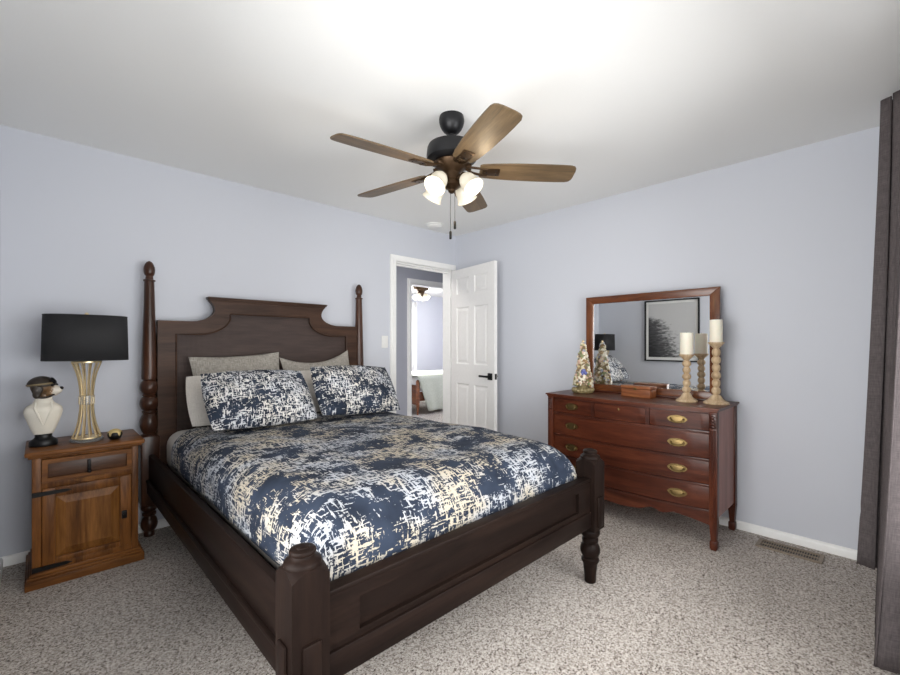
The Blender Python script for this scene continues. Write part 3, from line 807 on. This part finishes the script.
def pull(y, z, par):
    x = XF+bowx(y)-.004
    sl = math.atan(2*.052*y/HWD**2)
    m = Matrix.Translation((x, y, z)) @ Matrix.Rotation(-sl, 4, 'Z')
    g = G(); pts = []
    for k in range(28):
        a = 2*PI*k/28; w_ = 1+.025*math.cos(8*a); pts.append((.056*math.cos(a)*w_, .024*math.sin(a)*w_))
    g.prism([(p[0], p[1]) for p in pts], -.002, .001, 'x', mat=m)
    g.prism([(p[0]*.74, p[1]*.66) for p in pts], -.005, -.001, 'x', mat=m, bev=.0015)
    bail = []
    for k in range(13):
        a = PI*k/12; bail.append(m @ Vector((-.012-.006*math.sin(a), .036*math.cos(a), -.002-.019*math.sin(a)**.8)))
    g.tube(bail, .0035, 8)
    for s in (-1, 1): g.ell((-.009, s*.036, 0), (.009, .006, .006), 10, mat=m)
    return g.build('drawer_pull', M['brass'], par)
def drawer(y0, y1, z0, z1, pulls, key=False):
    g = bowed(G(), y0, y1, z0, z1, 0, .018, bev=.003)
    o = g.build('drawer', M['dr_y'], ds_)
    for py in pulls: pull(py, (z0+z1)/2+.004, o)
    if key:
        ky = (y0+y1)/2
        G().ell((XF+bowx(ky)-.001, ky, (z0+z1)/2+.025), (.002, .006, .009), 12).build('keyhole', M['brass'], o)
for z0, z1 in R_[:3]: drawer(-HWD+.026, HWD-.026, z0+.002, z1-.002, (-.368, .368), False)
drawer(.206, HWD-.026, .708, .810, (.368,)); drawer(-.178, .178, .708, .810, (), True); drawer(-HWD+.026, -.206, .708, .810, (-.368,))
# serpentine apron, bowed with the front
g = G(); ys = [-HWD+.02+(2*HWD-.04)*i/60 for i in range(61)]
def low(y):
    t = abs(y)/(HWD-.02)
    if t < .28: return .138+.012*(t/.28)**2
    if t < .42: return .150+.026*math.sin((t-.28)/.14*PI/2)
    if t < .62: return .176-.018*math.sin((t-.42)/.20*PI)
    return .176-.034*((t-.62)/.38)**1.5
A = [[Vector((XF+bowx(y)-d, y, z)) for z in (low(y), .228)] for d in (.004,) for y in ys]
B = [[Vector((XF+bowx(y)+.014, y, z)) for z in (low(y), .228)] for y in ys]
V = [[g.bm.verts.new(p) for p in (a[0], a[1], b[1], b[0])] for a, b in zip(A, B)]
for a, b in zip(V, V[1:]):
    for i in range(4): g.bm.faces.new((a[i], b[i], b[(i+1) % 4], a[(i+1) % 4]))
g.bm.faces.new(V[0]); g.bm.faces.new(V[-1]); g.build('apron', M['dr_y'], ds_)

# ------------------------------------------------------------------ mirror on the dresser
MX = -.095
mr = thing('dresser_mirror', 'rectangular wood-framed mirror standing on the dresser against the wall', 'mirror', (MX, -2.126, TZ))
yw = .481; mt_ = .765
G().box((-.008, -yw+.05, .05), (-.002, yw-.05, mt_-.04)).build('glass', M['mirror'], mr, smooth=False)
def mitre(g, p0, p1, p2, p3, d0, d1):
    g.prism([p0, p1, p2, p3], d0, d1, 'x', bev=.004)
iw, ib, it = yw-.060, .062, mt_-.056
for q_ in (((-yw, mt_), (yw, mt_), (iw, it), (-iw, it)), ((-yw, .008), (yw, .008), (iw, ib), (-iw, ib))):
    g = G(); mitre(g, *q_, -.022, .012); g.build('frame_rail', M['mir_y'], mr)
for q_ in (((-yw, .008), (-yw, mt_), (-iw, it), (-iw, ib)), ((yw, .008), (yw, mt_), (iw, it), (iw, ib))):
    g = G(); mitre(g, *q_, -.022, .012); g.build('frame_stile', M['mir_z'], mr)
g = G().box((-.045, -yw-.01, .0), (.02, yw+.01, .012), .003); g.build('foot_board', M['dr_dark'], mr)
G().box((.002, -yw+.02, .02), (.014, yw-.02, mt_-.02)).build('backing', M['dr_dark'], mr)

# ------------------------------------------------------------------ candle holders and candles
def holder(loc, h, rb, bead, label, cat='candlestick'):
    t = thing('candle_holder', label, cat, loc, 0, 'turned candle holders on the dresser')
    prof = [(rb*.96, 0), (rb, .004), (rb*.97, .012), (rb*.72, .022), (rb*.52, .034), (rb*.40, .050), (.022, .058)]
    z = .060; ztop = h-.040; nb = bead; step = (ztop-z)/nb
    for k in range(nb):
        prof += bulge(z+step*k, z+step*(k+1)-.002, .0155, .027 if k % 2 == 0 else .024, 7)
    G().lathe(prof+[(.016, ztop)], n=28).build('stem', M['holder'], t)
    G().lathe([(.016, ztop), (.022, ztop+.008), (.036, ztop+.022), (.046, ztop+.034), (.046, h), (.040, h)], n=28).build('drip_cup', M['holder'], t)
    return t
def candle(loc, h, r, label):
    t = thing('pillar_candle', label, 'candle', loc, 0, 'ivory pillar candles on the dresser')
    G().lathe([(r-.001, 0), (r, .002), (r, h-.003), (r-.003, h), (r*.7, h-.002), (0, h-.006)], n=32).build('wax', M['candle'], t)
    G().tube([(0, 0, h-.006), (.001, 0, h+.006)], .0012, 6).build('wick', M['black'], t)
holder((-.258, -2.450, TZ), .315, .066, 5, 'shorter beaded candle holder on the dresser, beside the wooden box')
candle((-.258, -2.450, TZ+.315), .143, .0395, 'ivory pillar candle on the shorter candle holder')
holder((-.240, -2.618, TZ), .395, .074, 6, 'taller beaded candle holder at the right end of the dresser')
candle((-.240, -2.618, TZ+.395), .143, .0365, 'ivory pillar candle on the taller candle holder')

# ------------------------------------------------------------------ wooden box
bx = thing('wooden_box', 'small reddish wooden keepsake box on the dresser in front of the mirror', 'box', (-.222, -2.118, TZ), D(-9))
G().box((-.042, -.112, 0), (.042, .112, .058), .003).build('body', M['box_y'], bx)
G().box((-.045, -.115, .060), (.045, .115, .082), .004).build('lid', M['box_y'], bx)
G().box((-.0455, -.010, .050), (-.042, .010, .070), .001).build('clasp', M['brass'], bx)

# ------------------------------------------------------------------ mosaic tree
tr = thing('tree_figurine', 'small ornamental tree covered in pastel shells and pieces at the dresser left end', 'figurine', (-.262, -1.700, TZ))
M['tree_base'] = plain('gilded_resin', srgb(138, 124, 88), .45, .1)
def shells():
    m = N('pastel_shell_pieces'); v = m.coords()
    vo = m.n('ShaderNodeTexVoronoi'); vo.inputs['Scale'].default_value = 52; m.l(v, vo.inputs['Vector'])
    sx = m.n('ShaderNodeSeparateColor'); m.l(vo.outputs['Color'], sx.inputs[0])
    c = m.ramp(sx.outputs[0], [(0, srgb(120, 104, 80)), (.14, srgb(206, 196, 170)), (.30, srgb(150, 124, 84)), (.44, srgb(128, 134, 96)), (.56, srgb(226, 218, 200)), (.70, srgb(205, 172, 152)), (.85, srgb(150, 152, 164)), (.90, srgb(196, 182, 140)), (1, srgb(90, 84, 66))], 'CONSTANT')
    m.set(Base_Color=c, Roughness=.3); return m.m
M['shells'] = shells()
M['blue'] = plain('periwinkle_glaze', srgb(92, 98, 160), .3)
rnd = random.Random(3)
g = G().lathe([(.072, 0), (.080, .006), (.072, .018), (.050, .030), (.040, .045), (.042, .055)], n=26)
for k in range(16):
    a = 2*PI*k/16; g.ell((.068*math.cos(a), .068*math.sin(a), .020+.006*(k%2)), (.022, .020, .018), 8)
g.build('base', M['tree_base'], tr)
G().lathe([(.058, .055), (.062, .070), (.050, .14), (.034, .24), (.016, .35), (.006, .395), (0, .40)], n=20).build('cone', M['tree_base'], tr)
g = G()
for k in range(230):
    t = rnd.random()**1.25; z = .052+t*.34; r = .064*(1-t)**.9+.008
    a = rnd.random()*2*PI; s = .011+.012*rnd.random()*(1-.45*t)
    m = Matrix.Translation((r*math.cos(a), r*math.sin(a), z)) @ Matrix.Rotation(a, 4, 'Z') @ Matrix.Rotation(rnd.uniform(-.8, .8), 4, 'Y')
    g.ell((0, 0, 0), (s*.6, s*rnd.uniform(.7, 1.1), s*rnd.uniform(.8, 1.2)), 7, mat=m)
sp = g.build('shell_pieces', M['shells'], tr); sp['kind'] = 'stuff'
for (a, z, s) in ((PI+.55, .175, .020), (PI+.85, .158, .015), (PI+.35, .155, .015)):
    r = .060*(1-(z-.06)/.33)+.012; G().ell((r*math.cos(a), r*math.sin(a), z), (s*.6, s, s), 10).build('blue_flower', M['blue'], tr)
g = G().ell((0, 0, .402), (.010, .010, .014), 10); g.build('star', M['gold'], tr)

# ------------------------------------------------------------------ ceiling fan
FC = (-1.782, -1.779)
fan = thing('ceiling_fan', 'five-blade ceiling fan with brown wood blades and four lit glass shades', 'ceiling fan', (FC[0], FC[1], H))
z = lambda a: a-H
G().lathe([(.064, z(H-.0005)), (.067, z(2.425)), (.067, z(2.412)), (.063, z(2.393)), (.054, z(2.374)), (.041, z(2.358)), (.028, z(2.349)), (.017, z(2.345)), (.016, z(2.335))], n=32).build('canopy', M['fan_black'], fan)
G().lathe([(.0125, z(2.345)), (.0125, z(2.285))], n=16).build('downrod', M['fan_black'], fan)
G().lathe([(.020, z(2.302)), (.026, z(2.296)), (.104, z(2.290)), (.124, z(2.282)), (.130, z(2.268)), (.134, z(2.228)), (.132, z(2.210)), (.120, z(2.200)), (.09, z(2.196))], n=40).build('motor_housing', M['fan_black'], fan)
G().lathe([(.088, z(2.200)), (.094, z(2.190)), (.086, z(2.172)), (.058, z(2.152)), (.044, z(2.138)), (.044, z(2.095)), (.050, z(2.088)), (.050, z(2.070)), (.034, z(2.058)), (.020, z(2.050)), (.018, z(2.040)), (.008, z(2.032)), (0, z(2.030))], n=32).build('switch_housing', M['bronze'], fan)
for k in range(5):
    a = D(102.4-72*k)
    base = Matrix.Rotation(a, 4, 'Z') @ Matrix.Translation((0, 0, z(2.156)))
    m = base @ Matrix.Rotation(D(-12), 4, 'X') @ Matrix.Rotation(D(1.2), 4, 'Y')
    prof = [(.150, .048), (.165, .056), (.22, .063), (.34, .071), (.48, .074), (.58, .073), (.640, .071), (.660, .064), (.670, .050), (.673, .030)]
    prof = [(x-.016*(x/.673)**2, w_) for x, w_ in prof]
    pts = [(x, w_) for x, w_ in prof]+[(x, -w_) for x, w_ in reversed(prof)]
    bl_ = G().prism(pts, -.0035, .0035, 'z', bev=.001)
    b = bl_.build('blade', M['blade'], fan, smooth=False)
    b.matrix_local = m
    g = G()
    g.box((.165, -.030, -.0085), (.255, .030, -.0035), .0025); 
    for s in (-1, 1): g.tube([(.075, s*.010, .016), (.11, s*.022, .004), (.15, s*.027, -.004), (.19, s*.024, -.007)], .0065, 8)
    g.box((.065, -.022, .012), (.105, .022, .030), .004)
    br = g.build('blade_bracket', M['bronze'], b)
    for x, y in ((.185, 0), (.235, -.018), (.235, .018)): G().ell((x, y, -.009), (.005, .005, .003), 8).build('screw', M['iron'], b)
cr = -43.744
for k, az in enumerate((-38, 52, 142, 232)):
    a = D(az+cr); ca, sa = math.cos(a), math.sin(a)
    g = G(); g.tube([(ca*.04, sa*.04, z(2.100)), (ca*.058, sa*.058, z(2.116)), (ca*.072, sa*.072, z(2.112)), (ca*.080, sa*.080, z(2.100))], .007, 8)
    arm = g.build('light_arm', M['bronze'], fan)
    m = Matrix.Translation((ca*.074, sa*.074, z(2.110))) @ Matrix.Rotation(a, 4, 'Z') @ Matrix.Rotation(D(180-40), 4, 'Y') @ Matrix.Scale(.88, 4)
    G().lathe([(.016, -.006), (.026, .0), (.027, .018), (.022, .024)], n=20, mat=m).build('shade_fitter', M['bronze'], arm)
    g = G(); prof = [(.025, .014), (.034, .022), (.044, .040), (.049, .060), (.050, .080), (.053, .098), (.060, .114), (.064, .120)]
    P = []
    for r, zz in prof: P.append([m @ Vector((r*math.cos(2*PI*i/32), r*math.sin(2*PI*i/32), zz)) for i in range(33)])
    s = g.grid(P).build('glass_shade', M['lit_glass'], fan, weld=True, ang=80); mod(s, 'SOLIDIFY', thickness=.0025, offset=-1)
    bu = G(); bu.ell((0, 0, .068), (.024, .024, .032), 16, mat=m); bu.build('bulb', M['bulb'], s)
    L = bpy.data.lights.new('fan_bulb', 'POINT'); L.energy = 1.4; L.color = (1.0, .80, .55); L.shadow_soft_size = .03
    lo = bpy.data.objects.new('fan_bulb', L); COL.objects.link(lo); lo.parent = fan; lo.location = m @ Vector((0, 0, .150))
for (lx, zl, kk) in ((-.006, 1.788, .030), (.017, 1.842, -.012)):
    R2 = (math.cos(D(cr)), math.sin(D(cr)))
    px, py = R2[0]*lx, R2[1]*lx
    px += -R2[1]*0 - .05*0
    g = G(); g.tube([(px, py, z(2.06)), (px, py, z(zl+.03))], .0013, 6); c = g.build('pull_chain', M['iron'], fan)
    G().lathe([(.003, z(zl+.044)), (.007, z(zl+.038)), (.007, z(zl+.003)), (.004, z(zl))], (px, py, 0), 12).build('chain_fob', M['black'], c)

# ------------------------------------------------------------------ small fixtures
sd = thing('smoke_detector', 'white round smoke detector on the ceiling above the door', 'smoke detector', (-.49, -.19, H))
G().lathe([(.090, -.0005), (.090, -.012), (.082, -.016)], n=36).build('base', M['plastic'], sd)
G().lathe([(.078, -.016), (.074, -.026), (.060, -.033), (.0, -.035)], n=36).build('cover', M['plastic'], sd)
sw = thing('light_switch', 'white light switch plate on the wall between bed and door', 'light switch', (-.965, 0, 1.255))
G().box((-.037, -.006, -.058), (.037, -.0003, .058), .003).build('plate', M['plastic'], sw)
G().box((-.016, -.010, -.032), (.016, -.005, .032), .002).build('rocker', M['plastic'], sw)
vt = thing('floor_vent', 'brown metal floor register set in the carpet by the right wall', 'vent', (-.150, -2.975, 0))
M['vent'] = plain('brown_register_metal', srgb(138, 124, 108), .5, .1)
g = G().ring_prism([(-.065, -.155), (.065, -.155), (.065, .155), (-.065, .155)], [(-.048, -.135), (.048, -.135), (.048, .135), (-.048, .135)], .001, .009, 'z'); g.build('frame', M['vent'], vt, smooth=False)
G().box((-.048, -.135, .0008), (.048, .135, .002)).build('well', M['black'], vt)
g = G()
for k in range(22):
    yy = -.128+k*.0122; g.box((-.046, yy-.0022, .002), (.046, yy+.0022, .006))
g.box((-.003, -.135, .002), (.003, .135, .008)); g.build('louvres', M['vent'], vt)

# framed picture on the west wall (seen in the mirror)
pc = thing('framed_picture', 'black-framed grey picture of a dark wind-swept slope, reflected in the mirror', 'picture', (XW, -1.130, 1.435))
pw, ph = .375, .453
G().ring_prism([(-pw, -ph), (pw, -ph), (pw, ph), (-pw, ph)], [(-pw+.018, -ph+.018), (pw-.018, -ph+.018), (pw-.018, ph-.018), (-pw+.018, ph-.018)], .001, .035, 'x').build('frame', M['black'], pc, smooth=False)
G().box((.002, -pw+.015, -ph+.015), (.012, pw-.015, ph-.015)).build('mat_board', M['plastic'], pc)
def art():
    m = N('grey_landscape_print'); v = m.coords()
    sx = m.n('ShaderNodeSeparateXYZ'); m.l(v, sx.inputs[0])
    y, zz = sx.outputs[1], sx.outputs[2]
    st = m.noise(m.coords((1, 5, 16), 'Object', (D(-28), 0, 0)), 2.4, 5, .65, .6)
    edge = m.math('ADD', m.math('MULTIPLY', y, 1.25), m.math('MULTIPLY', zz, -.55))
    k = m.math('ADD', edge, m.math('MULTIPLY', m.math('SUBTRACT', st, .5), .9))
    k = m.math('SUBTRACT', k, m.math('MULTIPLY', m.math('MAXIMUM', m.math('SUBTRACT', zz, .14), 0), 3.5))
    c = m.ramp(k, [(0.0, srgb(200, 200, 200)), (.10, srgb(150, 150, 150)), (.24, srgb(84, 84, 86)), (.5, srgb(46, 46, 48))])
    m.set(Base_Color=c, Roughness=.6); return m.m
G().box((.012, -pw+.052, -ph+.060), (.013, pw-.052, ph-.052)).build('print', art(), pc, smooth=False)

# ------------------------------------------------------------------ curtains and rod on the south window
def curtain(name, x0, x1, ztop, zbot, yt, at, yb, ab, folds, ph0, label, flare=0.0, lead=0.0):
    n, m_ = folds*14, 30; P, UV = [], []
    for i in range(n+1):
        t = i/n; row, ur = [], []
        for j in range(m_+1):
            s = j/m_; zz = ztop+(zbot-ztop)*s
            am = at+(ab-at)*s**1.2; yc = yt+(yb-yt)*s**1.2+lead*t**4*(1-s) - (.014*(1-t)*s if lead else 0)
            x = x0+(x1-x0)*t - flare*s*(1-t)
            wob = mnoise.noise(Vector((t*3.1+ph0, s*2.0, 2)))*.010*s
            y = yc+am*math.sin(2*PI*folds*t+ph0)+wob
            if s > .965: y += (s-.965)*0.0
            row.append(Vector((x+.012*math.sin(4*PI*folds*t+ph0)*s, y, zz))); ur.append((t*(x1-x0)*1.8, zz))
        P.append(row); UV.append(ur)
    o = G().grid(P, UV).build(name, M['curtain'], ang=80); mod(o, 'SOLIDIFY', thickness=.004, offset=0)
    return tag(o, label, 'curtain', 'charcoal curtains at the window')
curtain('curtain', -.50, -.28, 2.385, .155, -3.418, .052, -3.375, .092, 2, .3, 'charcoal curtain nearer the corner, its hem hanging clear of the carpet')
curtain('curtain', -1.10, -.525, 2.385, .010, -3.487, .028, -3.405, .058, 5, 1.2, 'charcoal curtain nearest the camera, reaching the carpet at the right edge', lead=.054)
rd = thing('curtain_rod', 'dark metal curtain rod above the window, carrying the charcoal curtains', 'curtain rod', (-1.95, -3.44, 2.405))
G().tube([(-1.2, 0, 0), (1.72, 0, 0)], .011, 12).build('pole', M['iron'], rd)
for x in (-1.15, 1.66): G().box((x-.01, -.09, -.012), (x+.01, .0, .012)).build('bracket', M['iron'], rd)
for x in (-1.215, 1.735): G().ell((x, 0, 0), (.02, .02, .02), 14).build('finial', M['iron'], rd)

# ------------------------------------------------------------------ far bedroom furniture
fb = thing('bed', 'bed with a reddish wood foot end in the room across the hall', 'bed', (1.36, 2.34, 0))
g = G(); g.box((0, 0, .18), (.05, 1.5, .52), .008); g.build('footboard', M['mir_y'], fb)
for yy in (.02, 1.48): G().lathe([(.014, 0), (.022, .10), (.030, .18), (.034, .22), (.034, .58), (.026, .60), (.0, .62)], (.03, yy, 0), 16).build('bed_post', M['box_y'], fb)
G().box((.05, .01, .24), (1.98, .05, .40), .006).build('side_rail', M['mir_y'], fb)
G().box((.05, 1.45, .24), (1.98, 1.49, .40), .006).build('side_rail', M['mir_y'], fb)
G().box((1.95, 0, .0), (2.0, 1.5, .62), .01).build('headboard', M['mir_y'], fb)
g = G().box((1.42, 2.36, .41), (3.29, 3.80, .66), .07, 4); tag(g.build('white_mattress', M['white_quilt']), 'white-covered mattress on the bed across the hall', 'mattress')
P, UV = [], []
for i in range(31):
    row, ur = [], []
    for j in range(31):
        t = i/30; s = j/30
        x = 1.34+t*1.40
        L = s*1.15
        if L < .45: y = 2.80-L; zz = .678
        else:
            q_ = min(1, (L-.45)/.06); y = 2.35-.035*q_-.02*math.sin(t*22)*((L-.45)/.7); zz = .678-max(0, L-.48)*.93
            x += (L-.45)*.36*(1-t)
        row.append(Vector((x, y, zz))); ur.append((x, L))
    P.append(row); UV.append(ur)
o = G().grid(P, UV).build('throw_blanket', M['sage'], ang=80); mod(o, 'SOLIDIFY', thickness=.01, offset=1)
tag(o, 'sage green quilt hanging over the side of the bed across the hall', 'blanket')
o = pillow('pillow', M['white_quilt'], .6, .42, .15, (3.02, 3.0, .84), D(55), D(-90), 0, 9); tag(o, 'white pillow at the head of the bed across the hall', 'pillow')
ff = thing('ceiling_fan', 'small bronze ceiling fan with lit glass shades in the room across the hall', 'ceiling fan', (2.22, 3.27, H))
G().lathe([(.16, -.0005), (.17, -.03), (.15, -.10), (.09, -.125), (.07, -.16), (.07, -.20), (.03, -.23), (0, -.235)], n=28).build('motor_housing', M['bronze'], ff)
for k in range(5):
    a = 2*PI*k/5+.4
    b = G().prism([(.18, -.05), (.6, -.065), (.62, .0), (.6, .065), (.18, .05)], -.004, .004, 'z', mat=Matrix.Rotation(a, 4, 'Z') @ Matrix.Translation((0, 0, -.035)) @ Matrix.Rotation(D(6), 4, 'X')); b.build('blade', M['white'], ff, smooth=False)
for k in range(4):
    a = 2*PI*k/4+.5
    m = Matrix.Translation((.07*math.cos(a), .07*math.sin(a), -.19)) @ Matrix.Rotation(a, 4, 'Z') @ Matrix.Rotation(D(180-45), 4, 'Y')
    G().lathe([(.02, 0), (.04, .03), (.05, .07), (.06, .12), (.0, .10)], n=20, mat=m).build('glass_shade', M['lit_glass'], ff)
    L = bpy.data.lights.new('far_fan_bulb', 'POINT'); L.energy = 5; L.color = (1, .88, .7); L.shadow_soft_size = .05
    lo = bpy.data.objects.new('far_fan_bulb', L); COL.objects.link(lo); lo.parent = ff; lo.location = m @ Vector((0, 0, .18))
P, UV = [], []
for i in range(41):
    row, ur = [], []
    for j in range(9):
        x = 2.74+i/40*.42; zz = 2.25-j/8*2.22; row.append(Vector((x, FY-.08+.025*math.sin(i*.95), zz))); ur.append((x, zz))
    P.append(row); UV.append(ur)
o = G().grid(P, UV).build('sheer_curtain', M['sheer'], ang=80); mod(o, 'SOLIDIFY', thickness=.003); tag(o, 'white curtain hanging at the window of the room across the hall', 'curtain')
w2 = bpy.data.objects.new('window_3', None); COL.objects.link(w2); w2.location = ((fw0+fw1)/2, FY, fz0); struct(w2)
a_, h_ = (fw1-fw0)/2, fz1-fz0
G().ring_prism([(-a_-.05, -.05), (a_+.05, -.05), (a_+.05, h_+.05), (-a_-.05, h_+.05)], [(-a_+.03, .03), (a_-.03, .03), (a_-.03, h_-.03), (-a_+.03, h_-.03)], -.012, .06).build('window_frame', M['white'], w2, smooth=False)
G().box((-a_+.03, .03, .03), (a_-.03, .034, h_-.03)).build('pane', pm.m, w2)
